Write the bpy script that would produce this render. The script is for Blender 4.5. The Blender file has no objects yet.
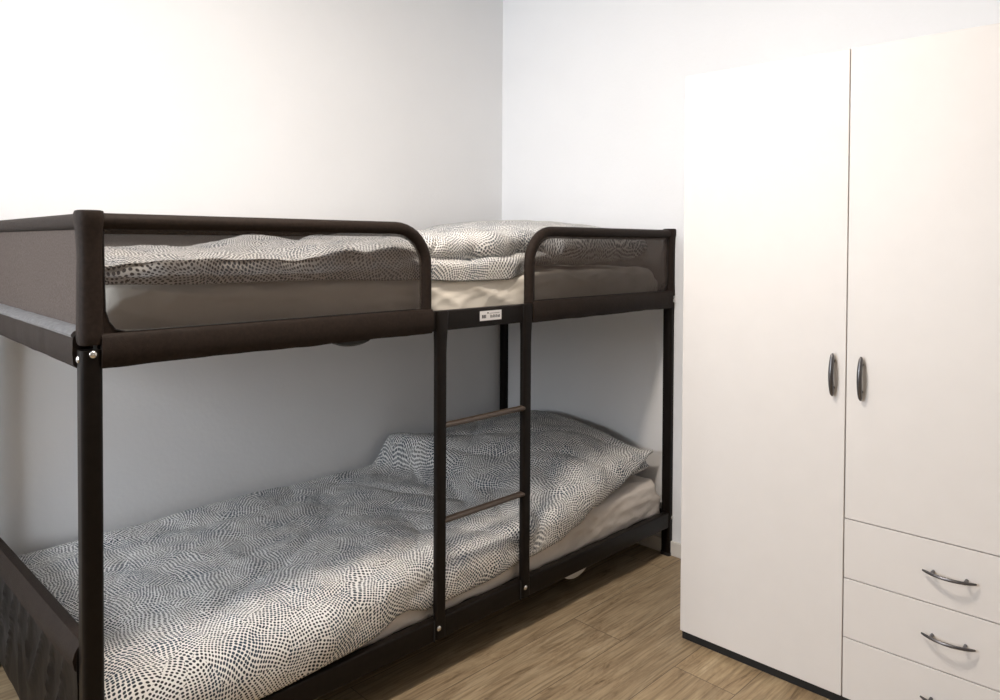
import bpy, bmesh, math
from mathutils import Vector, Matrix, noise
from math import pi, sin, cos, sqrt, exp

scene = bpy.context.scene
col = scene.collection

# ------------------------------------------------------------------ materials
def mat(name):
    m = bpy.data.materials.new(name); m.use_nodes = True
    nt = m.node_tree; b = nt.nodes['Principled BSDF']
    return m, nt, b

def N(nt, t, **k):
    n = nt.nodes.new(t)
    for a, v in k.items(): setattr(n, a, v)
    return n

def ramp(nt, src, stops, interp='LINEAR'):
    r = N(nt, 'ShaderNodeValToRGB'); r.color_ramp.interpolation = interp
    e = r.color_ramp.elements
    while len(e) < len(stops): e.new(0.5)
    for i, (p, c) in enumerate(stops):
        e[i].position = p; e[i].color = (*c, 1) if len(c) == 3 else c
    nt.links.new(src, r.inputs[0]); return r

def add_bump(nt, b, src, strength, dist=0.002):
    bp = N(nt, 'ShaderNodeBump'); bp.inputs['Strength'].default_value = strength
    bp.inputs['Distance'].default_value = dist
    nt.links.new(src, bp.inputs['Height']); nt.links.new(bp.outputs[0], b.inputs['Normal'])

def simple(name, color, rough=0.5, metal=0.0, nscale=40, namp=0.06, bump=0.0, bscale=300, spec=0.5, stretch=(1, 1, 1)):
    m, nt, b = mat(name)
    tc = N(nt, 'ShaderNodeTexCoord'); mp = N(nt, 'ShaderNodeMapping'); mp.inputs['Scale'].default_value = stretch
    nt.links.new(tc.outputs['Object'], mp.inputs[0])
    n = N(nt, 'ShaderNodeTexNoise'); n.inputs['Scale'].default_value = nscale; n.inputs['Detail'].default_value = 4
    nt.links.new(mp.outputs[0], n.inputs['Vector'])
    r = ramp(nt, n.outputs['Fac'], [(0.3, tuple(c * (1 - namp) for c in color)), (0.7, tuple(min(1, c * (1 + namp)) for c in color))])
    nt.links.new(r.outputs[0], b.inputs['Base Color'])
    b.inputs['Roughness'].default_value = rough; b.inputs['Metallic'].default_value = metal
    b.inputs['Specular IOR Level'].default_value = spec
    if bump:
        n2 = N(nt, 'ShaderNodeTexNoise'); n2.inputs['Scale'].default_value = bscale; n2.inputs['Detail'].default_value = 3
        nt.links.new(mp.outputs[0], n2.inputs['Vector']); add_bump(nt, b, n2.outputs['Fac'], bump)
    return m

M = {}
M['wall'] = simple('wall_paint', (0.85, 0.85, 0.855), 0.75, nscale=3, namp=0.012, bump=0.25, bscale=70, spec=0.25)
M['wall_far'] = simple('darkened_wall_paint', (0.42, 0.38, 0.33), 0.8, nscale=3, namp=0.02)  # unseen left and front walls, darkened to cut bounce light under the bunk
M['ceiling'] = simple('ceiling_paint', (0.82, 0.82, 0.81), 0.8, nscale=3, namp=0.01, spec=0.2)
M['trim'] = simple('trim_paint', (0.78, 0.74, 0.68), 0.45, nscale=8, namp=0.02)
M['metal'] = simple('brown_black_powder_coat', (0.0085, 0.0062, 0.0050), 0.42, nscale=60, namp=0.15, bump=0.05, bscale=900, spec=0.15)
M['sleeve'] = simple('dark_woven_sleeve', (0.023, 0.0158, 0.0122), 0.6, nscale=120, namp=0.2, bump=0.3, bscale=500, spec=0.12)
M['vinyl'] = simple('dark_crinkled_panel_cloth', (0.009, 0.007, 0.006), 0.5, nscale=20, namp=0.3, bump=0.5, bscale=40, spec=0.14)
M['rung'] = simple('brown_satin_rung', (0.055, 0.038, 0.027), 0.33, nscale=60, namp=0.15, spec=0.7)
M['daylit_binding'] = simple('daylit_binding_tape', (0.15, 0.143, 0.14), 0.7, nscale=90, namp=0.2, bump=0.3)  # lightened grey carries the daylight falling on the end-guard ledges
M['seam'] = simple('black_piping', (0.012, 0.010, 0.009), 0.6, nscale=100, namp=0.1)
M['zinc'] = simple('bolt_zinc', (0.75, 0.74, 0.72), 0.25, metal=1.0, nscale=200, namp=0.05)
M['board'] = simple('white_melamine', (0.765, 0.725, 0.69), 0.42, nscale=14, namp=0.01, bump=0.03, bscale=200, spec=0.4)
M['edge'] = simple('melamine_edge', (0.72, 0.66, 0.60), 0.5, nscale=14, namp=0.02)
M['plinth'] = simple('black_plinth', (0.012, 0.012, 0.012), 0.6)
M['handle'] = simple('brushed_grey_metal', (0.16, 0.155, 0.16), 0.32, metal=0.9, nscale=80, namp=0.12, stretch=(1, 1, 8))
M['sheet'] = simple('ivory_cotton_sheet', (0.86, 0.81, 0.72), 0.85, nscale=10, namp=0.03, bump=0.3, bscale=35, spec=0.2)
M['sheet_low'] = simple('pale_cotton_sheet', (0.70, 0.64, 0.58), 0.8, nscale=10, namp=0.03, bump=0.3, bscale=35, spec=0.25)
M['base'] = simple('grey_sling_cloth', (0.05, 0.052, 0.05), 0.7, nscale=80, namp=0.1)
M['paper'] = simple('white_label_paper', (0.85, 0.84, 0.85), 0.5, nscale=80, namp=0.02)
M['ink'] = simple('grey_ink', (0.12, 0.12, 0.13), 0.6)
M['white_tape'] = simple('white_cotton_tape', (0.8, 0.79, 0.77), 0.7)
M['lamp_white'] = simple('lamp_white', (0.8, 0.8, 0.8), 0.4)

def mesh_cloth():
    m, nt, b = mat('sheer_brown_net')
    nt.nodes.remove(b); out = nt.nodes['Material Output']
    tc = N(nt, 'ShaderNodeTexCoord')
    n = N(nt, 'ShaderNodeTexNoise'); n.inputs['Scale'].default_value = 260; n.inputs['Detail'].default_value = 2
    nt.links.new(tc.outputs['Object'], n.inputs['Vector'])
    r = ramp(nt, n.outputs['Fac'], [(0.3, (0.088, 0.070, 0.061)), (0.7, (0.125, 0.104, 0.092))])
    d = N(nt, 'ShaderNodeBsdfDiffuse'); nt.links.new(r.outputs[0], d.inputs['Color'])
    t = N(nt, 'ShaderNodeBsdfTransparent')
    # the weave closes up when looked at along the cloth
    ge = N(nt, 'ShaderNodeNewGeometry'); dt = N(nt, 'ShaderNodeVectorMath', operation='DOT_PRODUCT')
    nt.links.new(ge.outputs['Incoming'], dt.inputs[0]); nt.links.new(ge.outputs['True Normal'], dt.inputs[1])
    ab = N(nt, 'ShaderNodeMath', operation='ABSOLUTE'); nt.links.new(dt.outputs['Value'], ab.inputs[0])
    mr = N(nt, 'ShaderNodeMath', operation='DIVIDE', use_clamp=True); mr.inputs[0].default_value = 0.43; nt.links.new(ab.outputs[0], mr.inputs[1])
    mx = N(nt, 'ShaderNodeMixShader'); nt.links.new(mr.outputs[0], mx.inputs[0])
    nt.links.new(t.outputs[0], mx.inputs[1]); nt.links.new(d.outputs[0], mx.inputs[2])
    nt.links.new(mx.outputs[0], out.inputs['Surface'])
    return m
M['net'] = mesh_cloth()

def dotted():
    m, nt, b = mat('white_cotton_with_rows_of_dark_dots')
    L = nt.links
    uv = N(nt, 'ShaderNodeUVMap'); uv.uv_map = 'UVMap'
    # gentle warp so the rows of dots bend
    n = N(nt, 'ShaderNodeTexNoise'); n.noise_dimensions = '2D'; n.inputs['Scale'].default_value = 7.0; n.inputs['Detail'].default_value = 1
    L.new(uv.outputs[0], n.inputs['Vector'])
    s = N(nt, 'ShaderNodeVectorMath', operation='SUBTRACT'); s.inputs[1].default_value = (0.5, 0.5, 0.5)
    L.new(n.outputs['Color'], s.inputs[0])
    sc = N(nt, 'ShaderNodeVectorMath', operation='SCALE'); sc.inputs['Scale'].default_value = 0.05
    L.new(s.outputs[0], sc.inputs[0])
    ad = N(nt, 'ShaderNodeVectorMath', operation='ADD'); L.new(uv.outputs[0], ad.inputs[0]); L.new(sc.outputs[0], ad.inputs[1])
    # patches turned against each other
    big = N(nt, 'ShaderNodeTexVoronoi'); big.voronoi_dimensions = '2D'; big.inputs['Scale'].default_value = 11.0
    L.new(ad.outputs[0], big.inputs['Vector'])
    sep = N(nt, 'ShaderNodeSeparateColor'); L.new(big.outputs['Color'], sep.inputs[0])
    ang = N(nt, 'ShaderNodeMath', operation='MULTIPLY'); ang.inputs[1].default_value = 3.14; L.new(sep.outputs[0], ang.inputs[0])
    rot = N(nt, 'ShaderNodeVectorRotate'); rot.rotation_type = 'Z_AXIS'
    L.new(ad.outputs[0], rot.inputs['Vector']); L.new(ang.outputs[0], rot.inputs['Angle'])
    v = N(nt, 'ShaderNodeTexVoronoi'); v.voronoi_dimensions = '2D'; v.inputs['Scale'].default_value = 118; v.inputs['Randomness'].default_value = 0.22
    L.new(rot.outputs[0], v.inputs['Vector'])
    # dot size varies slowly
    n2 = N(nt, 'ShaderNodeTexNoise'); n2.noise_dimensions = '2D'; n2.inputs['Scale'].default_value = 9; L.new(uv.outputs[0], n2.inputs['Vector'])
    sz = N(nt, 'ShaderNodeMapRange'); sz.inputs['From Min'].default_value = 0.3; sz.inputs['From Max'].default_value = 0.7
    sz.inputs['To Min'].default_value = -0.03; sz.inputs['To Max'].default_value = 0.05; L.new(n2.outputs['Fac'], sz.inputs['Value'])
    dd = N(nt, 'ShaderNodeMath', operation='SUBTRACT'); L.new(v.outputs['Distance'], dd.inputs[0]); L.new(sz.outputs[0], dd.inputs[1])
    # dot colours: charcoal to slate, with the bluish daylight shade tinted in
    sep2 = N(nt, 'ShaderNodeSeparateColor'); L.new(v.outputs['Color'], sep2.inputs[0])
    dc = ramp(nt, n2.outputs['Fac'], [(0.35, (0.034, 0.032, 0.034)), (0.65, (0.036, 0.055, 0.080))])
    dr = ramp(nt, dd.outputs[0], [(0.31, (1, 1, 1)), (0.39, (0, 0, 0))])
    mix = N(nt, 'ShaderNodeMix', data_type='RGBA')
    L.new(dr.outputs[0], mix.inputs[0]); mix.inputs[6].default_value = (0.80, 0.785, 0.76, 1); L.new(dc.outputs[0], mix.inputs[7])
    L.new(mix.outputs[2], b.inputs['Base Color'])
    b.inputs['Roughness'].default_value = 0.85; b.inputs['Specular IOR Level'].default_value = 0.2
    n3 = N(nt, 'ShaderNodeTexNoise'); n3.inputs['Scale'].default_value = 28; n3.inputs['Detail'].default_value = 3
    L.new(uv.outputs[0], n3.inputs['Vector']); add_bump(nt, b, n3.outputs['Fac'], 0.35, 0.01)
    return m
M['dots'] = dotted()

def laminate():
    m, nt, b = mat('grey_oak_laminate_planks'); L = nt.links
    tc = N(nt, 'ShaderNodeTexCoord')
    mp = N(nt, 'ShaderNodeMapping'); mp.inputs['Location'].default_value = (0.5704, 0.24, 0)
    L.new(tc.outputs['Object'], mp.inputs[0])
    br = N(nt, 'ShaderNodeTexBrick'); br.offset = 0.42; br.offset_frequency = 2
    br.inputs['Color1'].default_value = (0.25, 0.25, 0.25, 1); br.inputs['Color2'].default_value = (0.75, 0.75, 0.75, 1)
    br.inputs['Mortar'].default_value = (0, 0, 0, 1)
    br.inputs['Scale'].default_value = 1.0; br.inputs['Mortar Size'].default_value = 0.0012; br.inputs['Mortar Smooth'].default_value = 0.2
    br.inputs['Brick Width'].default_value = 1.28; br.inputs['Row Height'].default_value = 0.192; br.inputs['Bias'].default_value = 0
    L.new(mp.outputs[0], br.inputs['Vector'])
    # grain: offset each plank, stretch along x
    cmb = N(nt, 'ShaderNodeVectorMath', operation='MULTIPLY_ADD')
    L.new(br.outputs['Color'], cmb.inputs[0]); cmb.inputs[1].default_value = (7.3, 3.1, 5.7); L.new(mp.outputs[0], cmb.inputs[2])
    st = N(nt, 'ShaderNodeMapping'); st.inputs['Scale'].default_value = (1.7, 10, 1); L.new(cmb.outputs[0], st.inputs[0])
    g = N(nt, 'ShaderNodeTexNoise'); g.inputs['Scale'].default_value = 1.6; g.inputs['Detail'].default_value = 7; g.inputs['Roughness'].default_value = 0.72
    g.inputs['Distortion'].default_value = 1.6
    L.new(st.outputs[0], g.inputs['Vector'])
    st2 = N(nt, 'ShaderNodeMapping'); st2.inputs['Scale'].default_value = (5, 110, 1); L.new(cmb.outputs[0], st2.inputs[0])
    g2 = N(nt, 'ShaderNodeTexNoise'); g2.inputs['Scale'].default_value = 1.2; g2.inputs['Detail'].default_value = 3; L.new(st2.outputs[0], g2.inputs['Vector'])
    r = ramp(nt, g.outputs['Fac'], [(0.30, (0.12, 0.078, 0.042)), (0.42, (0.30, 0.215, 0.125)), (0.56, (0.385, 0.290, 0.175)), (0.75, (0.48, 0.38, 0.25))])
    r2 = ramp(nt, g2.outputs['Fac'], [(0.32, (0.70, 0.69, 0.68)), (0.6, (1.07, 1.07, 1.07))])
    mu = N(nt, 'ShaderNodeMix', data_type='RGBA', blend_type='MULTIPLY'); mu.inputs[0].default_value = 1
    L.new(r.outputs[0], mu.inputs[6]); L.new(r2.outputs[0], mu.inputs[7])
    tone = ramp(nt, br.outputs['Color'], [(0.2, (0.88, 0.88, 0.90)), (0.8, (1.08, 1.06, 1.03))])
    mu2 = N(nt, 'ShaderNodeMix', data_type='RGBA', blend_type='MULTIPLY'); mu2.inputs[0].default_value = 1
    L.new(mu.outputs[2], mu2.inputs[6]); L.new(tone.outputs[0], mu2.inputs[7])
    mo = N(nt, 'ShaderNodeMix', data_type='RGBA'); L.new(br.outputs['Fac'], mo.inputs[0]); L.new(mu2.outputs[2], mo.inputs[6])
    mo.inputs[7].default_value = (0.11, 0.078, 0.052, 1)
    L.new(mo.outputs[2], b.inputs['Base Color'])
    b.inputs['Roughness'].default_value = 0.5; b.inputs['Specular IOR Level'].default_value = 0.35
    add_bump(nt, b, g2.outputs['Fac'], 0.12, 0.002)
    return m
M['floor'] = laminate()

def glass():
    m, nt, b = mat('window_glass'); nt.nodes.remove(b); out = nt.nodes['Material Output']
    t = N(nt, 'ShaderNodeBsdfTransparent'); g = N(nt, 'ShaderNodeBsdfGlossy'); g.inputs['Roughness'].default_value = 0.02
    mx = N(nt, 'ShaderNodeMixShader'); mx.inputs[0].default_value = 0.06
    nt.links.new(t.outputs[0], mx.inputs[1]); nt.links.new(g.outputs[0], mx.inputs[2]); nt.links.new(mx.outputs[0], out.inputs['Surface'])
    return m
M['glass'] = glass()

# ------------------------------------------------------------------ mesh helpers
def new_bm(): return bmesh.new()

def box(bm, x0, x1, y0, y1, z0, z1, bev=0.0, seg=2):
    vs = [bm.verts.new((x, y, z)) for x in (x0, x1) for y in (y0, y1) for z in (z0, z1)]
    fs = [(0, 1, 3, 2), (4, 6, 7, 5), (0, 4, 5, 1), (2, 3, 7, 6), (0, 2, 6, 4), (1, 5, 7, 3)]
    f = [bm.faces.new([vs[i] for i in q]) for q in fs]
    if bev:
        es = list({e for q in f for e in q.edges})
        bmesh.ops.bevel(bm, geom=es, offset=bev, segments=seg, profile=0.5, affect='EDGES')
    return bm

def rrect(w, d, r, n=4):
    pts = []
    for cx, cy, a0 in ((w/2-r, d/2-r, 0), (-w/2+r, d/2-r, pi/2), (-w/2+r, -d/2+r, pi), (w/2-r, -d/2+r, 3*pi/2)):
        for i in range(n+1):
            a = a0 + pi/2*i/n; pts.append((cx + r*cos(a), cy + r*sin(a)))
    return pts

def loft(bm, rings, cap=True):
    R = [[bm.verts.new(p) for p in ring] for ring in rings]
    n = len(R[0])
    for a, b in zip(R, R[1:]):
        for i in range(n):
            bm.faces.new((a[i], a[(i+1) % n], b[(i+1) % n], b[i]))
    if cap:
        bm.faces.new(list(reversed(R[0]))); bm.faces.new(R[-1])
    return bm

def tube(bm, pts, r, n=12, flat=1.0, radii=None, cap=True):
    """round bar along a polyline; flat < 1 squashes it vertically"""
    pts = [Vector(p) for p in pts]; rings = []; ref = None
    for i, p in enumerate(pts):
        t = (pts[min(i+1, len(pts)-1)] - pts[max(i-1, 0)]).normalized()
        if ref is None:
            ref = Vector((0, 0, 1)) if abs(t.z) < 0.9 else Vector((0, 1, 0))
        u = (ref - t*ref.dot(t)).normalized(); w = t.cross(u); ref = u
        rr = radii[i] if radii else r
        rings.append([p + u*rr*flat*cos(2*pi*k/n) + w*rr*sin(2*pi*k/n) for k in range(n)])
    return loft(bm, rings, cap)

def link(name, bm, m, parent=None, smooth=True, recalc=True):
    if recalc: bmesh.ops.recalc_face_normals(bm, faces=bm.faces)
    me = bpy.data.meshes.new(name); bm.to_mesh(me); bm.free()
    me.materials.append(M[m] if isinstance(m, str) else m)
    o = bpy.data.objects.new(name, me); col.objects.link(o)
    if smooth:
        for p in me.polygons: p.use_smooth = True
        try: me.set_sharp_from_angle(angle=math.radians(38))
        except Exception: pass
    if parent: o.parent = parent
    return o

def empty(name, loc=(0, 0, 0), parent=None):
    o = bpy.data.objects.new(name, None); col.objects.link(o); o.location = loc; o.empty_display_size = 0.1
    if parent: o.parent = parent
    return o

def tag(o, label=None, cat=None, group=None, kind=None):
    if label: o['label'] = label
    if cat: o['category'] = cat
    if group: o['group'] = group
    if kind: o['kind'] = kind
    return o

def struct(name, bm, m, parent=None, smooth=False):
    o = link(name, bm, m, parent, smooth)
    if not parent: o['kind'] = 'structure'
    return o

def sstep(a, b, x):
    t = max(0.0, min(1.0, (x-a)/(b-a))); return t*t*(3-2*t)
def lerp(a, b, t): return a + (b-a)*t
def pw(x, pts):
    """smooth piecewise curve through (x, value) points"""
    if x <= pts[0][0]: return pts[0][1]
    for (a, va), (b, vb) in zip(pts, pts[1:]):
        if x <= b: return lerp(va, vb, sstep(a, b, x))
    return pts[-1][1]
def fbm(x, y, z=0.0, s=1.0):
    p = Vector((x*s, y*s, z)); return noise.noise(p) + 0.5*noise.noise(p*2.1) + 0.25*noise.noise(p*4.3)
def ridge(x, y, z, s):
    return (1 - abs(noise.noise(Vector((x*s, y*s, z)))))**6

# ------------------------------------------------------------------ room
XR, YB, XL, YF, ZC = 2.1226, 0.981, -2.05, -2.75, 2.62
T = 0.12
bm = new_bm(); box(bm, XL-T, XR+T, YF-T, YB+T, -0.1, 0.0); struct('floor', bm, 'floor')
bm = new_bm(); box(bm, XL-T, XR+T, YF-T, YB+T, ZC, ZC+0.1); struct('ceiling', bm, 'ceiling')
bm = new_bm(); box(bm, XL-T, XR+T, YB, YB+T, 0, ZC); struct('wall_back', bm, 'wall')
bm = new_bm(); box(bm, XR, XR+T, YF, YB, 0, ZC); struct('wall_right', bm, 'wall')
bm = new_bm(); box(bm, XL-T, XR+T, YF-T, YF, 0, ZC); struct('wall_front', bm, 'wall_far')
# left wall with the window opening
WY0, WY1, WZ0, WZ1 = -0.45, 0.72, 1.05, 2.35
bm = new_bm()
box(bm, XL-T, XL, YF, WY0, 0, ZC); box(bm, XL-T, XL, WY1, YB, 0, ZC)
box(bm, XL-T, XL, WY0, WY1, 0, WZ0); box(bm, XL-T, XL, WY0, WY1, WZ1, ZC)
struct('wall_left', bm, 'wall_far')
bm = new_bm()
f = 0.05; xa, xb = XL-0.09, XL-0.03
box(bm, xa, xb, WY0, WY0+f, WZ0, WZ1); box(bm, xa, xb, WY1-f, WY1, WZ0, WZ1)
box(bm, xa, xb, WY0+f, WY1-f, WZ0, WZ0+f); box(bm, xa, xb, WY0+f, WY1-f, WZ1-f, WZ1)
ym = (WY0+WY1)/2; box(bm, xa, xb, ym-0.035, ym+0.035, WZ0+f, WZ1-f)
win = struct('window_1', bm, 'trim')
bm = new_bm(); box(bm, xa+0.025, xa+0.031, WY0+f, ym-0.035, WZ0+f, WZ1-f); box(bm, xa+0.025, xa+0.031, ym+0.035, WY1-f, WZ0+f, WZ1-f)
link('pane', bm, 'glass', win, False)
bm = new_bm(); box(bm, XL-0.02, XL+0.10, WY0-0.04, WY1+0.04, WZ0-0.03, WZ0, 0.004); link('window_sill', bm, 'trim', win)
# baseboards
def baseboard(name, x0, x1, y0, y1):
    bm = new_bm(); box(bm, x0, x1, y0, y1, 0, 0.058, 0.003, 2); struct(name, bm, 'trim')
baseboard('baseboard_right', XR-0.011, XR-0.0005, YF+0.001, YB-0.012)
baseboard('baseboard_back', XL+0.001, XR-0.001, YB-0.011, YB-0.0005)
baseboard('baseboard_left', XL+0.0005, XL+0.011, YF+0.001, YB-0.012)

# ------------------------------------------------------------------ bunk bed
L, W, H = 2.139, 0.972, 1.305
PW = 0.040            # post width
bed = empty('bunk_bed', (0, 0, 0))
tag(bed, 'dark brown metal bunk bed with sheer net guards and a built-in ladder', 'bunk bed')

def bolt(x, y, z, axis, parent):
    bm = new_bm()
    prof = [(0.0075, 0.0), (0.0075, 0.0012), (0.0062, 0.0028), (0.0035, 0.004), (0.0012, 0.0044)]
    rings = []
    for r, h in prof:
        rr = []
        for k in range(14):
            a = 2*pi*k/14
            if axis == 'y': rr.append((x + r*cos(a), y - h, z + r*sin(a)))
            else: rr.append((x - h, y + r*cos(a), z + r*sin(a)))
        rings.append(rr)
    loft(bm, rings); link('bolt', bm, 'zinc', parent)

def post(cx, cy, PW=PW):
    bm = new_bm()
    pr = rrect(PW, PW, 0.010)
    loft(bm, [[(cx+a*0.92, cy+b*0.92, 0.0) for a, b in pr], [(cx+a, cy+b, 0.004) for a, b in pr], [(cx+a, cy+b, 1.03) for a, b in pr]])
    p = link('post', bm, 'metal', bed)
    # cloth sleeve round the top of the post, gathered into a flat cap
    bm = new_bm()
    rings = []
    for z, s in ((1.040, 1.02), (1.044, 1.10), (1.056, 1.13), (1.10, 1.10), (1.22, 1.09), (1.272, 1.12), (1.283, 1.28), (1.300, 1.34), (1.306, 1.24), (1.3075, 1.0)):
        rings.append([(cx + a*s + 0.0012*sin(z*70+a*90), cy + b*s + 0.0012*sin(z*55+b*80), z) for a, b in rrect(PW, PW, 0.013)])
    loft(bm, rings); link('post_sleeve', bm, 'sleeve', p)
    bm = new_bm(); pr2 = rrect(PW+0.004, PW+0.004, 0.011)
    loft(bm, [[(cx+a, cy+b, 0.0) for a, b in pr2], [(cx+a, cy+b, 0.012) for a, b in pr2]]); link('foot_cap', bm, 'seam', p)
    return p
h = PW/2
pFL = post(h, h); pFR = post(L-h, h); pBL = post(h-0.006, W-h, 0.030); pBR = post(L-h, W-h)
bolt(0.021, -0.0005, 1.022, 'y', pFL); bolt(0.0, 0.021, 1.012, 'x', pFL)
bolt(L-0.021, -0.0005, 0.152, 'y', pFR); bolt(L-0.021, -0.0005, 1.022, 'y', pFR); bolt(0.021, -0.0005, 0.150, 'y', pFL)

# rails
def rail(name, x0, x1, y0, y1, z0, z1, m='metal', bev=0.005):
    bm = new_bm(); box(bm, x0, x1, y0, y1, z0, z1, bev, 3); return link(name, bm, m, bed)
LX1, LX2 = 0.918, 1.271      # ladder rail centres
rail('side_rail', PW-0.004, L-PW+0.004, 0.003, 0.030, 0.113, 0.174)
rail('side_rail', PW-0.004, L-PW+0.004, W-0.030, W-0.003, 0.113, 0.174)
rail('end_rail', 0.003, 0.030, PW-0.004, W-PW+0.004, 0.113, 0.174)
rail('end_rail', L-0.030, L-0.003, PW-0.004, W-PW+0.004, 0.113, 0.174)
rail('side_rail', PW-0.004, L-PW+0.004, 0.003, 0.030, 0.996, 1.053)
rail('side_rail', PW-0.004, L-PW+0.004, W-0.030, W-0.003, 0.996, 1.053)
rail('end_rail', 0.003, 0.030, PW-0.004, W-PW+0.004, 0.996, 1.053)
rail('end_rail', L-0.030, L-0.003, PW-0.004, W-PW+0.004, 0.996, 1.053)
# sling bases
for z in (0.150, 1.028):
    bm = new_bm(); box(bm, 0.031, L-0.031, 0.031, W-0.031, z-0.004, z, 0.001, 1); link('sling_base', bm, 'base', bed)

# cloth sleeve over a rail: lightly crumpled lower edge
def sleeve_x(x0, x1, yo, yi, zlo=0.993, zhi=1.060, seed=0.0, parent=None, n=60):
    bm = new_bm(); rings = []
    for i in range(n+1):
        x = lerp(x0, x1, i/n); w = fbm(x, seed, 1.3, 9)*0.002; w2 = fbm(x, seed, 7.1, 22)*0.0018
        sg = -1 if yo < yi else 1
        ring = [(x, yo+sg*(w2), zlo+0.008+w), (x, yo+sg*(0.002+w2*1.4), zlo+0.03), (x, yo+sg*(0.001+w2*0.5), zhi-0.008),
                (x, yo-sg*0.005, zhi), (x, yi, zhi+0.001), (x, yi+sg*-0.001, zlo+0.02), (x, yi+sg*0.006, zlo+w), (x, yo-sg*0.007, zlo+w)]
        rings.append(ring)
    loft(bm, rings); return link('rail_sleeve', bm, 'sleeve', parent or bed)
def sleeve_y(y0, y1, xo, xi, zlo=0.993, zhi=1.060, seed=0.0, parent=None, n=40):
    bm = new_bm(); rings = []
    for i in range(n+1):
        y = lerp(y0, y1, i/n); w = fbm(y, seed, 1.3, 9)*0.0012; w2 = fbm(y, seed, 7.1, 22)*0.0015
        sg = -1 if xo < xi else 1
        ring = [(xo+sg*w2, y, zlo+0.008+w), (xo+sg*(0.002+w2*1.4), y, zlo+0.03), (xo+sg*(0.001+w2*.5), y, zhi-0.008),
                (xo-sg*0.005, y, zhi), (xi, y, zhi+0.001), (xi-sg*0.001, y, zlo+0.02), (xi+sg*0.006, y, zlo+w), (xo-sg*0.007, y, zlo+w)]
        rings.append(ring)
    loft(bm, rings); return link('rail_sleeve', bm, 'sleeve', parent or bed)

ZT, RT = 1.286, 0.0165
def arc(cx, cz, r, a0, a1, y, n=10):
    return [(cx + r*cos(lerp(a0, a1, i/n)), y, cz + r*sin(lerp(a0, a1, i/n))) for i in range(n+1)]
def net_panel(parent, outline_fn, u0, u1, z0, plane, axis, seed, nu=70, nz=14):
    """thin taut cloth with soft ripples; outline_fn(u) gives its top height"""
    bm = new_bm(); g = []
    for i in range(nu+1):
        u = lerp(u0, u1, i/nu); zt = outline_fn(u); rowv = []
        for j in range(nz+1):
            t = j/nz; z = lerp(z0, zt, t)
            off = 0.0035*sin(pi*t)*fbm(u, z*1.5, seed, 3.5)
            rowv.append(bm.verts.new((u, plane+off, z) if axis == 'x' else (plane+off, u, z)))
        g.append(rowv)
    for i in range(nu):
        for j in range(nz):
            bm.faces.new((g[i][j], g[i+1][j], g[i+1][j+1], g[i][j+1]))
    return link('net_panel', bm, 'net', parent)

YG = 0.018
# left front guard
R_ = 0.105
def guard(x_post, x_end, sgn):
    """guard from the post to its rounded end; sgn = +1 when the round end is at the right"""
    xa = x_end - sgn*R_
    cz = ZT - R_
    pts = [(x_post, YG, ZT), ((x_post+xa)/2, YG, ZT), (xa, YG, ZT)]
    a = arc(xa, cz, R_, pi/2, 0 if sgn > 0 else pi, YG)
    pts += a[1:] + [(x_end, YG, 1.10), (x_end, YG, 1.045)]
    bm = new_bm(); tube(bm, pts, RT, 14); g = link('guard_frame', bm, 'sleeve', bed)
    def top(x):
        d = (x - xa)*sgn
        return ZT if d <= 0 else cz + sqrt(max(0, R_*R_ - d*d))
    lo, hi = sorted((x_post, x_end))
    net_panel(g, top, lo+0.002, hi-0.002, 1.05, YG, 'x', lo+2)
    # hem of double cloth around the inside of the frame
    bm = new_bm()
    hem = []
    for off in (0.0, 0.007):
        q = [(x_post + sgn*(0.028+off*0.4), 1.056+off*0.2)]
        q = []
        q.append((x_post, ZT-RT-off)); q.append((xa, ZT-RT-off))
        rr = R_-RT-off
        for k in range(1, 9):
            an = pi/2*(1-k/8); q.append((xa + sgn*rr*cos(an), cz + rr*sin(an)))
        q.append((x_end-sgn*(RT+off), 1.058))
        hem.append(q)
    for (p0, p1), (q0, q1) in zip(zip(hem[0], hem[0][1:]), zip(hem[1], hem[1][1:])):
        vs = [bm.verts.new((p[0], YG-0.0015, p[1])) for p in (p0, p1, q1, q0)]; bm.faces.new(vs)
    geom = bmesh.ops.extrude_face_region(bm, geom=list(bm.faces))
    bmesh.ops.translate(bm, verts=[v for v in geom['geom'] if isinstance(v, bmesh.types.BMVert)], vec=(0, -0.001, 0))
    link('net_hem', bm, 'net', g)
    # dark piping with a rounded lower corner beside the post
    xs = x_post + sgn*0.026
    bm = new_bm(); cu = [(xs, ZT), (xs, 1.20), (xs, 1.15), (xs, 1.105), (xs+sgn*0.009, 1.083), (xs+sgn*0.021, 1.067), (xs+sgn*0.041, 1.058)]
    fr = [[bm.verts.new((x, YG-0.004, z)), bm.verts.new((x_post+sgn*0.008, YG-0.004, z))] for x, z in cu]
    for p, q in zip(fr, fr[1:]): bm.faces.new((p[0], q[0], q[1], p[1]))
    ge = bmesh.ops.extrude_face_region(bm, geom=list(bm.faces)); bmesh.ops.translate(bm, verts=[v for v in ge['geom'] if isinstance(v, bmesh.types.BMVert)], vec=(0, 0.003, 0))
    link('corner_flap', bm, 'sleeve', g)
    pp = [(xs-sgn*0.002, YG-0.004, ZT-0.02), (xs, YG-0.004, 1.15), (xs+sgn*0.001, YG-0.004, 1.105), (xs+sgn*0.008, YG-0.004, 1.083),
          (xs+sgn*0.020, YG-0.005, 1.067), (xs+sgn*0.040, YG-0.006, 1.062), (x_end-sgn*0.04, YG-0.006, 1.0625)]
    bm = new_bm(); tube(bm, pp, 0.0016, 6); link('piping', bm, 'seam', g)
    return g
gL = guard(h, 0.872, 1); gR = guard(L-h, 1.295, -1)
sleeve_x(PW-0.004, 0.882, -0.005, 0.030, seed=1.0, parent=gL)
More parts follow.
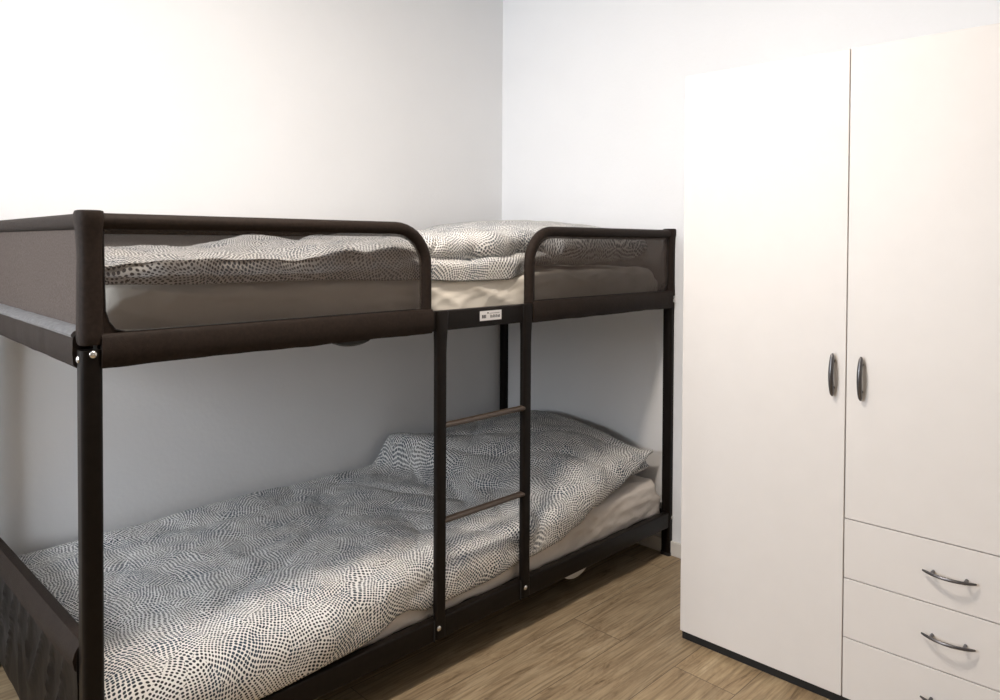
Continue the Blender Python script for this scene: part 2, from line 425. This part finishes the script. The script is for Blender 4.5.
sleeve_x(1.292, L-PW+0.004, -0.005, 0.030, seed=4.0, parent=gR)
# little pull-strap ends of the sleeves beside the ladder
# back guard
bm = new_bm(); tube(bm, [(h, W-YG, ZT), (L/2, W-YG, ZT), (L-h, W-YG, ZT)], RT, 14); gB = link('guard_frame', bm, 'sleeve', bed)
net_panel(gB, lambda u: ZT, h, L-h, 1.05, W-YG, 'x', 9); sleeve_x(PW-0.004, L-PW+0.004, W+0.004, W-0.030, seed=6.0, parent=gB)
# end guards
gEnd = []
for xc, seed in ((YG, 3), (L-YG, 5)):
    bm = new_bm(); tube(bm, [(xc, h, ZT), (xc, W/2, ZT), (xc, W-h, ZT)], RT, 14); g = link('guard_frame', bm, 'sleeve', bed)
    net_panel(g, lambda u: ZT, h, W-h, 1.05, xc, 'y', seed); gEnd.append(g)
    if xc < 1: sleeve_y(PW-0.004, W-PW+0.004, -0.005, 0.030, seed=8.0, parent=g)
    else: sleeve_y(PW-0.004, W-PW+0.004, L+0.004, L-0.030, seed=2.0, parent=g)

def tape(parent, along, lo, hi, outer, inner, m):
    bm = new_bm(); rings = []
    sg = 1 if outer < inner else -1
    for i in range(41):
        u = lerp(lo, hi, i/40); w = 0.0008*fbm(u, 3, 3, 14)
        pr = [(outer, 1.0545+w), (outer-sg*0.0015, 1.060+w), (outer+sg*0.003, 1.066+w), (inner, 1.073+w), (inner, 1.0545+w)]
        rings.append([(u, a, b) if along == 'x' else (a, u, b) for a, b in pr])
    loft(bm, rings); link('daylit_binding', bm, m, parent)
tape(gEnd[0], 'y', PW, W-PW, -0.007, 0.016, 'daylit_binding'); tape(gEnd[1], 'y', PW, W-PW, L+0.006, L-0.016, 'daylit_binding')  # added strips, daylight on the ledge is in their colour

# lower foot panel: crinkled cloth hung between the two left posts
bm = new_bm(); tube(bm, [(YG, PW-0.002, 0.418), (YG, W/2, 0.396), (YG, W-PW+0.002, 0.372)], 0.0155, 14); fp = link('foot_panel', bm, 'sleeve', bed)
bm = new_bm(); ny, nz = 70, 30; g0 = []
for side in (0, 1):
    g = []
    for i in range(ny+1):
        y = lerp(PW-0.002, W-PW+0.002, i/ny); r = []
        for j in range(nz+1):
            t = j/nz; z = lerp(0.098 + 0.008*fbm(y, 2, 0, 6), 0.424-0.046*(y-PW)/(W-2*PW), t)
            wv = 0.010*ridge(y*1.2+z*0.5, z*0.35, 2.2, 9)*sin(pi*t)**0.5 + 0.004*fbm(y*2, z*0.8, 1.1, 10)*sin(pi*t)
            x = (-0.001 - wv) if side == 0 else 0.032 
            r.append(bm.verts.new((x, y, z)))
        g.append(r)
    for i in range(ny):
        for j in range(nz):
            bm.faces.new((g[i][j], g[i+1][j], g[i+1][j+1], g[i][j+1]))
    g0.append(g)
a, b_ = g0
for i in range(ny):
    bm.faces.new((a[i][0], a[i+1][0], b_[i+1][0], b_[i][0])); bm.faces.new((a[i][nz], a[i+1][nz], b_[i+1][nz], b_[i][nz]))
for j in range(nz):
    bm.faces.new((a[0][j], a[0][j+1], b_[0][j+1], b_[0][j])); bm.faces.new((a[ny][j], a[ny][j+1], b_[ny][j+1], b_[ny][j]))
link('panel_cloth', bm, 'vinyl', fp)
bm = new_bm(); rings = []                        # padded top band of the panel
for i in range(41):
    y = lerp(PW, W-PW, i/40); w = 0.002*fbm(y, 1, 5, 12); sl = 0.017 + 0.046*(y-PW)/(W-2*PW)
    rings.append([(a, b, c-sl) for a, b, c in [(-0.006-w, y, 0.400), (-0.010-w, y, 0.42), (-0.006-w, y, 0.437), (0.006, y, 0.4535), (0.026, y, 0.4535), (0.0375, y, 0.437), (0.037, y, 0.402), (0.030, y, 0.397), (0.004, y, 0.395)]])
loft(bm, rings); link('panel_band', bm, 'sleeve', fp)

# ladder
lad = empty('ladder', (0, 0, 0), bed)
for cx in (LX1, LX2):
    bm = new_bm(); rings = []
    for z, w, d0, d1 in ((0.117, 0.036, -0.001, 0.020), (0.5, 0.036, -0.003, 0.020), (0.93, 0.036, -0.003, 0.020), (0.965, 0.037, -0.004, 0.020), (0.995, 0.040, -0.005, 0.020), (1.048, 0.044, -0.006, 0.020), (1.054, 0.042, -0.004, 0.018)):
        pr = rrect(w, d1-d0, min(0.008, (d1-d0)/2.2)); yc = (d0+d1)/2
        rings.append([(cx+a, yc+b, z) for a, b in pr])
    loft(bm, rings); lr = link('ladder_rail', bm, 'metal', lad)
    bolt(cx-0.010 if cx < 1 else cx-0.006, -0.0015, 0.149, 'y', lr)
    bm = new_bm(); box(bm, cx-0.026, cx-0.0235, -0.0008, 0.004, 0.114, 0.173); link('joint_plate', bm, 'seam', lr)
for z in (0.724, 0.450):
    bm = new_bm()
    pr = [(0.016*cos(a), 0.0085*sin(a)) for a in [2*pi*k/16 for k in range(16)]]
    loft(bm, [[(x, 0.008+a*0.75, z+b) for a, b in pr] for x in (LX1+0.012, 1.1, LX2-0.012)])
    link('rung', bm, 'rung', lad)
# paper label on the exposed upper rail
bm = new_bm(); box(bm, 1.066, 1.155, 0.0012, 0.0030, 1.014, 1.043); st = link('sticker', bm, 'paper', bed, False)
st['label'] = 'small white printed sticker on the dark upper rail'
bm = new_bm()
def mark(x0, x1, z0, z1): box(bm, x0, x1, 0.0007, 0.0013, z0, z1)
for k, (a, b2) in enumerate(((0, .0055), (.0068, .0120), (.0133, .0165))): mark(1.073+a, 1.073+b2, 1.0215, 1.0315)
mark(1.0945, 1.1005, 1.0345, 1.0385)
for k, (w, hgt) in enumerate(((.004, .006), (.003, .004), (.004, .006), (.003, .005), (.003, .006), (.004, .004), (.003, .005))):
    mark(1.108+k*0.0060, 1.108+k*0.0060+w, 1.0215, 1.0215+hgt+0.003)
mark(1.104, 1.146, 1.0345, 1.0357)
link('printing', bm, 'ink', st, False)
# sagging strap ends under the rails
def crescent(name, x0, x1, y, ztop, sag, m, label):
    bm = new_bm(); rings = []
    for i in range(17):
        t = i/16; x = lerp(x0, x1, t); s = sag*(sin(pi*t)**0.45 if 0 < t < 1 else 0) + 0.001
        rings.append([(x, y-0.006, ztop), (x, y-0.010, ztop-s*0.6), (x, y-0.002, ztop-s), (x, y+0.02, ztop-s*0.9), (x, y+0.04, ztop)])
    loft(bm, rings); o = link(name, bm, m, bed); o['label'] = label
crescent('strap', 0.580, 0.682, 0.020, 0.993, 0.0135, 'base', 'grey strap sagging below the upper rail')
crescent('strap', 1.515, 1.71, 0.080, 0.122, 0.077, 'white_tape', 'white strap sagging below the lower rail')

# ------------------------------------------------------------------ mattresses
def mattress(name, x0, x1, y0, y1, z0, z1, m, seed, label, cre=0.006):
    bm = new_bm(); nx, ny, nz = 260, 50, 16; r = 0.045
    cx, cy, cz = (x0+x1)/2, (y0+y1)/2, (z0+z1)/2
    bmesh.ops.create_grid(bm, x_segments=1, y_segments=1, size=0.5)
    bmesh.ops.delete(bm, geom=list(bm.verts), context='VERTS')
    # six gridded faces of a box, then pulled onto a rounded box
    def face(o, u, v, nu, nv):
        g = [[bm.verts.new(Vector(o)+Vector(u)*i/nu+Vector(v)*j/nv) for j in range(nv+1)] for i in range(nu+1)]
        for i in range(nu):
            for j in range(nv): bm.faces.new((g[i][j], g[i+1][j], g[i+1][j+1], g[i][j+1]))
    dx, dy, dz = x1-x0, y1-y0, z1-z0
    face((x0, y0, z0), (dx, 0, 0), (0, dy, 0), nx, ny); face((x0, y0, z1), (dx, 0, 0), (0, dy, 0), nx, ny)
    face((x0, y0, z0), (dx, 0, 0), (0, 0, dz), nx, nz); face((x0, y1, z0), (dx, 0, 0), (0, 0, dz), nx, nz)
    face((x0, y0, z0), (0, dy, 0), (0, 0, dz), ny, nz); face((x1, y0, z0), (0, dy, 0), (0, 0, dz), ny, nz)
    bmesh.ops.remove_doubles(bm, verts=bm.verts, dist=1e-5)
    for v in bm.verts:
        p = v.co.copy()
        r = 0.012 if p.z < cz else 0.012 + 0.034*min(1.0, (p.z-cz)/0.02)
        q = Vector((max(x0+r, min(x1-r, p.x)), max(y0+r, min(y1-r, p.y)), max(z0+r, min(z1-r, p.z))))
        d = p - q
        if d.length > 1e-6: p = q + d.normalized()*r
        # pulled creases of the fitted sheet, slanting across the side
        c = cre*ridge(p.x*1.0 + p.z*2.2, p.z*2.0+p.y, seed, 4.2) + cre*0.5*ridge(p.x*1.3 - p.z*3.0, p.z*2.5+p.y, seed+3, 8) + 0.002*fbm(p.x, p.y+p.z*2, seed, 9)
        n = (p-q).normalized() if d.length > 1e-6 else Vector((0, 0, 0))
        v.co = p + n*(c-cre*0.9-0.002)
    o = link(name, bm, m); o.data.set_sharp_from_angle(angle=math.radians(180))
    return tag(o, label, 'mattress', 'sheeted mattresses of the bunk bed')
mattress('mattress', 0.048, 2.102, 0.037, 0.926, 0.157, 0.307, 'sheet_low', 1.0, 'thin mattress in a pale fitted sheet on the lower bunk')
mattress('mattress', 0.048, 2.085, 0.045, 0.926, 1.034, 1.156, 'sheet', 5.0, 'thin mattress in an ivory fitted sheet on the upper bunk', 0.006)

# ------------------------------------------------------------------ duvets and pillows
def cr(pts, n):
    """Catmull-Rom through 2D points, resampled evenly"""
    P_ = [pts[0]] + pts + [pts[-1]]; out = []
    for i in range(1, len(P_)-2):
        p0, p1, p2, p3 = P_[i-1], P_[i], P_[i+1], P_[i+2]
        for k in range(12):
            t = k/12
            out.append(tuple(0.5*((2*p1[a]) + (-p0[a]+p2[a])*t + (2*p0[a]-5*p1[a]+4*p2[a]-p3[a])*t*t + (-p0[a]+3*p1[a]-3*p2[a]+p3[a])*t**3) for a in (0, 1)))
    out.append(pts[-1])
    d = [0]
    for a, b in zip(out, out[1:]): d.append(d[-1] + math.hypot(b[0]-a[0], b[1]-a[1]))
    res = []; j = 0
    for k in range(n+1):
        s = d[-1]*k/n
        while j < len(d)-2 and d[j+1] < s: j += 1
        t = (s-d[j])/max(1e-9, d[j+1]-d[j]); res.append((lerp(out[j][0], out[j+1][0], t), lerp(out[j][1], out[j+1][1], t)))
    return res, d[-1]

def drape(name, x0, x1, keys, disp, nx, nt, label, cat='duvet', xfun=None):
    rows = []; uvs = []
    for i in range(nx+1):
        x = lerp(x0, x1, i/nx)
        pr, ln = cr(keys(x), nt)
        rows.append([Vector((x if xfun is None else xfun(x, k/nt), p[0], p[1])) for k, p in enumerate(pr)])
        # measured from the back edge so that rows of dots stay straight along the bed
        uvs.append([ln*(1-k/nt) for k in range(nt+1)])
    P0 = [[v.copy() for v in r] for r in rows]
    for i in range(nx+1):
        for k in range(nt+1):
            a = P0[min(i+1, nx)][k]-P0[max(i-1, 0)][k]; b = P0[i][min(k+1, nt)]-P0[i][max(k-1, 0)]
            n = a.cross(b)
            if n.length > 1e-9:
                n.normalize()
                rows[i][k] = P0[i][k] + n*disp(P0[i][k], i/nx, k/nt, uvs[i][k])
                rows[i][k].y = min(rows[i][k].y, 0.9385)
                if x0 > 0.05 and rows[i][k].y < 0.040: rows[i][k].y = 0.040 - 0.25*(0.040-rows[i][k].y)
                if x0 < 0.05 and 0.75 < rows[i][k].x and rows[i][k].y < 0.0215: rows[i][k].y = 0.0215 - 0.05*(0.0215-rows[i][k].y)
    bm = new_bm(); uvl = bm.loops.layers.uv.new('UVMap')
    V = [[bm.verts.new(p) for p in r] for r in rows]
    for i in range(nx):
        for k in range(nt):
            f = bm.faces.new((V[i][k], V[i+1][k], V[i+1][k+1], V[i][k+1]))
            for l, (ii, kk) in zip(f.loops, ((i, k), (i+1, k), (i+1, k+1), (i, k+1))):
                l[uvl].uv = (lerp(x0, x1, ii/nx), uvs[ii][kk])
    o = link(name, bm, 'dots', recalc=False)
    o.data.set_sharp_from_angle(angle=math.radians(180))
    return tag(o, label, cat, 'dotted duvets on the bunks')

# --- lower duvet
def low_top(x, y):
    """height of the upper surface of the lower duvet"""
    z = 0.338 - 0.014*sstep(0.7, 0.0, x)*sstep(0.3, 0.9, y) + 0.006*fbm(x, y, 0.5, 2.6)
    # thicker, pushed-up head end over the pillow
    k = sstep(1.25, 1.62, x - 0.10*(1-y))
    ridge_y = pw(y, [(0.0, 0.30), (0.12, 0.62), (0.35, 0.95), (0.60, 1.0), (0.80, 0.80), (0.96, 0.50)])
    z += k*ridge_y*pw(x, [(1.3, 0.10), (1.55, 0.115), (1.85, 0.165), (2.02, 0.165), (2.1, 0.155)])
    # flipped-up corner against the wall
    xq = x - 0.25*(0.94-y)
    c = (sstep(1.31, 1.41, xq) if xq < 1.41 else exp(-((xq-1.41)/0.12)**2))*sstep(0.45, 0.90, y)
    z += 0.085*c
    # long soft valleys
    z -= 0.010*exp(-((y-0.55-0.25*(x-0.6))/0.05)**2)*sstep(0.2, 0.6, x)*sstep(1.5, 1.1, x)
    return z
def low_keys(x):
    zb = pw(x, [(0.05, 0.182), (0.40, 0.182), (0.70, 0.194), (0.81, 0.222), (0.90, 0.200), (1.10, 0.205), (1.32, 0.222), (1.45, 0.232), (1.56, 0.262), (1.65, 0.300), (1.80, 0.325), (1.93, 0.368), (2.06, 0.412)])
    yf = pw(x, [(0.05, 0.004), (0.60, 0.012), (0.80, 0.034), (1.65, 0.034), (1.80, 0.050), (2.06, 0.060)])
    e = 1.0 - 0.30*sstep(0.08, 0.045, x)
    er = sstep(2.065, 1.99, x)
    def zt(y): 
        z = low_top(x, y); z = lerp(0.300, z, e) if x < 0.12 else z
        return lerp(max(zb+0.010, z-0.030), z, er**0.5)
    mid = lerp(zb, zt(0.06), 0.5)
    pts = [(yf+0.000, zb+0.012), (yf-0.003, zb), (yf-0.009, zb+0.002)]
    if mid - zb > 0.04: pts += [(yf-0.016, lerp(zb, mid, 0.6)), (yf-0.010, mid+0.02)]
    else: pts += [(yf-0.010, zb+0.016)]
    zs = zt(0.085)
    pts += [(yf+0.018, lerp(mid, zs, 0.78)), (yf+0.075, zs)]
    ya = yf+0.075
    for q in (0.16, 0.26, 0.36, 0.46, 0.56, 0.66, 0.76, 0.85):
        if q > ya+0.05: pts.append((q, zt(q)))
    pts += [(0.915, zt(0.915)-0.002), (0.934, zt(0.93)-0.02), (0.938, 0.309)]
    return pts
def low_disp(p, u, t, v):
    f = sstep(0.0, 0.08, t)*sstep(1.0, 0.93, t)
    d = 0.0045*fbm(p.x, v, 3.3, 6.0) + 0.0022*fbm(p.x, v, 8.8, 17)
    d -= 0.012*ridge(p.x*0.8+v*0.5, v*1.1, 4.1, 2.6)*sstep(0.1, 0.4, p.x)
    d -= 0.010*ridge(p.x*1.6-v*0.9, v*0.6, 9.1, 3.1)*sstep(0.9, 1.3, p.x)
    d += 0.003*sin(p.x*26+2*noise.noise(Vector((p.x*3, 0, 0))))*sstep(0.30, 0.05, t)
    return d*f
def low_x(x, t):
    # the head edge runs askew: front corner reaches further than the middle of the edge
    return x - 0.0*t
drape('duvet', 0.046, 2.058, low_keys, low_disp, 300, 130, 'rumpled duvet with dark dots on white covering the lower bunk')

# --- upper duvet
def up_keys(x):
    zb = pw(x, [(0.05, 1.152), (0.25, 1.146), (0.5, 1.147), (0.85, 1.138), (1.05, 1.128), (1.22, 1.128), (1.30, 1.140), (1.38, 1.180), (1.52, 1.19)])
    top = pw(x, [(0.05, 1.200), (0.12, 1.218), (0.30, 1.222), (0.50, 1.222), (0.64, 1.240), (0.75, 1.252), (0.86, 1.250), (1.0, 1.272), (1.15, 1.284), (1.30, 1.292), (1.52, 1.298)])
    top += 0.004*fbm(x, 2, 2, 8)
    k = sstep(0.80, 0.95, x)        # folded double from here on
    yf = pw(x, [(0.05, 0.060), (0.9, 0.045), (1.2, 0.042), (1.35, 0.075), (1.52, 0.085)])
    zc = pw(x, [(0.5, 1.19), (0.9, 1.202), (1.2, 1.203), (1.34, 1.222), (1.52, 1.22)])
    dip = lerp(0.004, 0.030, k)
    e = sstep(1.495, 1.43, x)
    pts = [(yf-0.003, zb+0.012), (yf-0.006, zb+0.001), (yf-0.008, zb+0.012), (yf-0.014, lerp(zb, zc, 0.55)),
           (yf-0.002, zc-0.010), (yf+dip, zc), (yf+0.004+dip*0.4, zc+0.012), (yf+dip*0.4+0.004, lerp(zc, top, 0.62)), (yf+0.045, top-0.006), (yf+0.11, top)]
    for y in (0.25, 0.35, 0.46, 0.58, 0.70, 0.82):
        pts.append((y, top + 0.010*fbm(x, y, 4.4, 3.4) + 0.026*exp(-((x-0.62)/0.30)**2 - ((y-0.75)/0.12)**2)*1.0))
    pts += [(0.90, top-0.015), (0.930, 1.20), (0.934, 1.158)]
    return [(a, lerp(1.165, b, 0.35+0.65*e) if b > 1.165 else b) for a, b in pts]
def up_disp(p, u, t, v):
    f = sstep(0.0, 0.06, t)*sstep(1.0, 0.93, t)
    d = 0.0085*fbm(p.x, v, 1.3, 9.0) + 0.0020*fbm(p.x, v, 2.8, 20)
    d -= 0.010*ridge(p.x+v*0.4, v*1.5, 3.1, 4.0)
    return d*f
drape('duvet', 0.056, 1.495, up_keys, up_disp, 240, 120, 'rumpled dotted duvet folded over on the upper bunk')

# --- pillows
def pillow(name, cx, cy, cz, sx, sy, sz, seed, label, tilt=0.0, rot=0.0, e=0.42):
    bm = new_bm(); uvl = bm.loops.layers.uv.new('UVMap'); n = 48
    M_ = Matrix.Translation((cx, cy, cz)) @ Matrix.Rotation(rot, 4, 'Z') @ Matrix.Rotation(tilt, 4, 'X')
    for side in (1, -1):
        g = []
        for i in range(n+1):
            r = []
            for j in range(n+1):
                u, v = 2*i/n-1, 2*j/n-1
                hgt = ((1-u*u)**e)*((1-v*v)**e)
                pin = 1 - 0.05*(1-abs(v))*abs(u)**3, 1 - 0.05*(1-abs(u))*abs(v)**3
                z = side*hgt*(sz*(0.5 if side > 0 else 0.42)) + 0.006*fbm(u, v, seed, 2.2)*hgt - 0.006*ridge(u, v, seed+side, 1.7)*hgt*side
                r.append((bm.verts.new(M_ @ Vector((u*sx/2*pin[0], v*sy/2*pin[1], z))), (u*sx/2+seed, v*sy/2+side*0.5)))
            g.append(r)
        for i in range(n):
            for j in range(n):
                q = [g[i][j], g[i+1][j], g[i+1][j+1], g[i][j+1]]
                f = bm.faces.new([a[0] for a in q])
                for l, a in zip(f.loops, q): l[uvl].uv = a[1]
    bmesh.ops.remove_doubles(bm, verts=bm.verts, dist=1e-4)
    o = link(name, bm, 'dots'); o.data.set_sharp_from_angle(angle=math.radians(180))
    return tag(o, label, 'pillow', 'dotted pillows on the bunks')
pillow('pillow', 1.825, 0.385, 0.358, 0.47, 0.64, 0.092, 3.0, 'dotted pillow poking out from under the lower duvet', e=0.17)
pillow('pillow', 1.762, 0.485, 1.244, 0.525, 0.87, 0.194, 7.0, 'plump dotted pillow at the head of the upper bunk', tilt=0.03, e=0.24)

# ------------------------------------------------------------------ wardrobe
WA = 0.0328
ward = empty('wardrobe', (1.5905, -0.3628, 0)); ward.rotation_euler = (0, 0, WA)
# local frame: x into the wardrobe, y negative along its front
tag(ward, 'tall white two-door wardrobe with three drawers, standing beyond the bunk bed', 'wardrobe')
D1, D2, WD = 0.488, 1.000, 0.478
ZD0, ZD1 = 0.030, 1.767
bm = new_bm(); th = 0.016
xb0 = 0.019
box(bm, xb0, WD, -th, 0.0, 0.03, ZD1-0.001); box(bm, xb0, WD, -D2, -D2+th, 0.03, ZD1-0.001)
box(bm, xb0, WD, -D1-th/2, -D1+th/2, 0.03, ZD1-th)
box(bm, xb0, WD, -D2+th, -th, ZD1-th-0.001, ZD1-0.001)
box(bm, xb0, WD, -D2+th, -th, 0.032, 0.032+th)
box(bm, WD-0.004, WD, -D2+th, -th, 0.03, ZD1-th)
for z in (0.36, 1.45): box(bm, xb0+0.02, WD-0.004, -D1+th/2, -th, z, z+th)
for z in (0.515-th/2, 1.45): box(bm, xb0, WD-0.004, -D2+th, -D1-th/2, z, z+th)
link('carcass', bm, 'board', ward, False)
bm = new_bm(); box(bm, 0.016, WD-0.01, -D2+0.001, -0.001, 0.0, 0.0295); link('plinth', bm, 'plinth', ward, False)
def bar_handle(parent, y, z, vertical):
    """bowed bar on two feet"""
    hl, bow = 0.0575, (0.012 if vertical else 0.019)
    bm = new_bm(); pts = []; rad = []
    for i in range(21):
        t = -1 + 2*i/20
        x = -0.009 - bow*(1-t*t)
        pts.append((x, y, z+t*hl) if vertical else (x, y+t*hl, z)); rad.append((0.0068 if vertical else 0.0042)*(0.55+0.45*(1-t*t)**0.5) if abs(t) < 1 else 0.0022)
    tube(bm, pts, 0.005, 12, 1.0, rad); hd = link('handle', bm, 'handle', parent)
    for s in (-1, 1):
        t = s*0.62; x = -0.010 - bow*(1-t*t)
        a = (0.0, y, z+t*hl) if vertical else (0.0, y+t*hl, z); b = (x, a[1], a[2])
        bm = new_bm(); tube(bm, [a, ((a[0]+b[0])/2, a[1], a[2]), b], 0.0042, 10)
        link('handle_foot', bm, 'handle', hd)
    return hd
g = 0.0014
def front(name, ya, yb, z0, z1):
    bm = new_bm(); box(bm, 0.0, 0.017, yb+g, ya-g, z0+g, z1-g, 0.0009, 1); return link(name, bm, 'board', ward, True)
d = front('door', 0.0, -D1, ZD0, ZD1); bar_handle(d, -0.456, 0.897, True)
d = front('door', -D1, -D2, 0.5145, ZD1); bar_handle(d, -0.528, 0.895, True)
for z0, z1, hz in ((0.3545, 0.5145, 0.437), (0.1945, 0.3545, 0.278), (ZD0, 0.1945, 0.118)):
    d = front('drawer', -D1, -D2, z0, z1); bar_handle(d, -(D1+D2)/2+0.008, hz, False)

# ------------------------------------------------------------------ ceiling lamp (above the frame) and daylight
LXp, LYp = 0.42, -0.42
lamp = empty('ceiling_lamp', (LXp, LYp, ZC)); tag(lamp, 'round white flush ceiling lamp in the middle of the ceiling', 'lamp')
def lathe(bm, prof, n=32):
    loft(bm, [[(r*cos(2*pi*k/n), r*sin(2*pi*k/n), z) for k in range(n)] for r, z in prof])
bm = new_bm(); lathe(bm, [(0.150, -0.001), (0.160, -0.010), (0.160, -0.040), (0.150, -0.046)]); link('lamp_housing', bm, 'lamp_white', lamp)
md, ntd, bd = mat('lit_opal_glass'); bd.inputs['Emission Color'].default_value = (1.0, 0.89, 0.79, 1); bd.inputs['Emission Strength'].default_value = 22.0
bm = new_bm(); lathe(bm, [(0.146, -0.047), (0.146, -0.055), (0.130, -0.066), (0.08, -0.073), (0.02, -0.075)]); link('lamp_diffuser', bm, md, lamp)
def light(name, kind, loc, energy, color, **k):
    l = bpy.data.lights.new(name, kind); l.energy = energy; l.color = color
    for a, v in k.items(): setattr(l, a, v)
    o = bpy.data.objects.new(name, l); col.objects.link(o); o.location = loc; return o
light('ceiling_lamp_light', 'AREA', (LXp, LYp, ZC-0.08), 29, (1.0, 0.89, 0.78), shape='DISK', size=0.24)
wl = light('window_daylight', 'AREA', (XL-0.16, (WY0+WY1)/2, (WZ0+WZ1)/2), 96, (0.86, 0.92, 1.0), shape='RECTANGLE', size=1.25, size_y=1.1)
wl.rotation_euler = (0, -pi/2, 0)      # faces into the room (+x)

w = bpy.data.worlds.new('world'); scene.world = w; w.use_nodes = True
nt = w.node_tree; bg = nt.nodes['Background']
sky = nt.nodes.new('ShaderNodeTexSky'); sky.sky_type = 'HOSEK_WILKIE'; sky.turbidity = 6; sky.sun_direction = (-0.3, 0.6, 0.7)
nt.links.new(sky.outputs[0], bg.inputs['Color']); bg.inputs['Strength'].default_value = 0.25

# ------------------------------------------------------------------ camera
cam = bpy.data.cameras.new('camera'); co = bpy.data.objects.new('camera', cam); col.objects.link(co)
cam.sensor_fit = 'HORIZONTAL'; cam.sensor_width = 36.0; cam.lens = 26.3767; cam.shift_y = -0.0920206; cam.clip_start = 0.02
rt = Vector((0.7128539, -0.7012965, 0.00474739)); up = Vector((0.01034553, 0.0172841, 0.99979709)); dr = Vector((0.70123625, 0.71266015, -0.01957632))
mw = Matrix((( rt.x, up.x, -dr.x, -0.41904613), (rt.y, up.y, -dr.y, -1.59075246), (rt.z, up.z, -dr.z, 1.24479092), (0, 0, 0, 1)))
co.matrix_world = mw
scene.camera = co

vs = scene.view_settings
vs.view_transform = 'Standard'; vs.look = 'None'; vs.gamma = 1.0; vs.use_curve_mapping = False; vs.exposure = 0.0
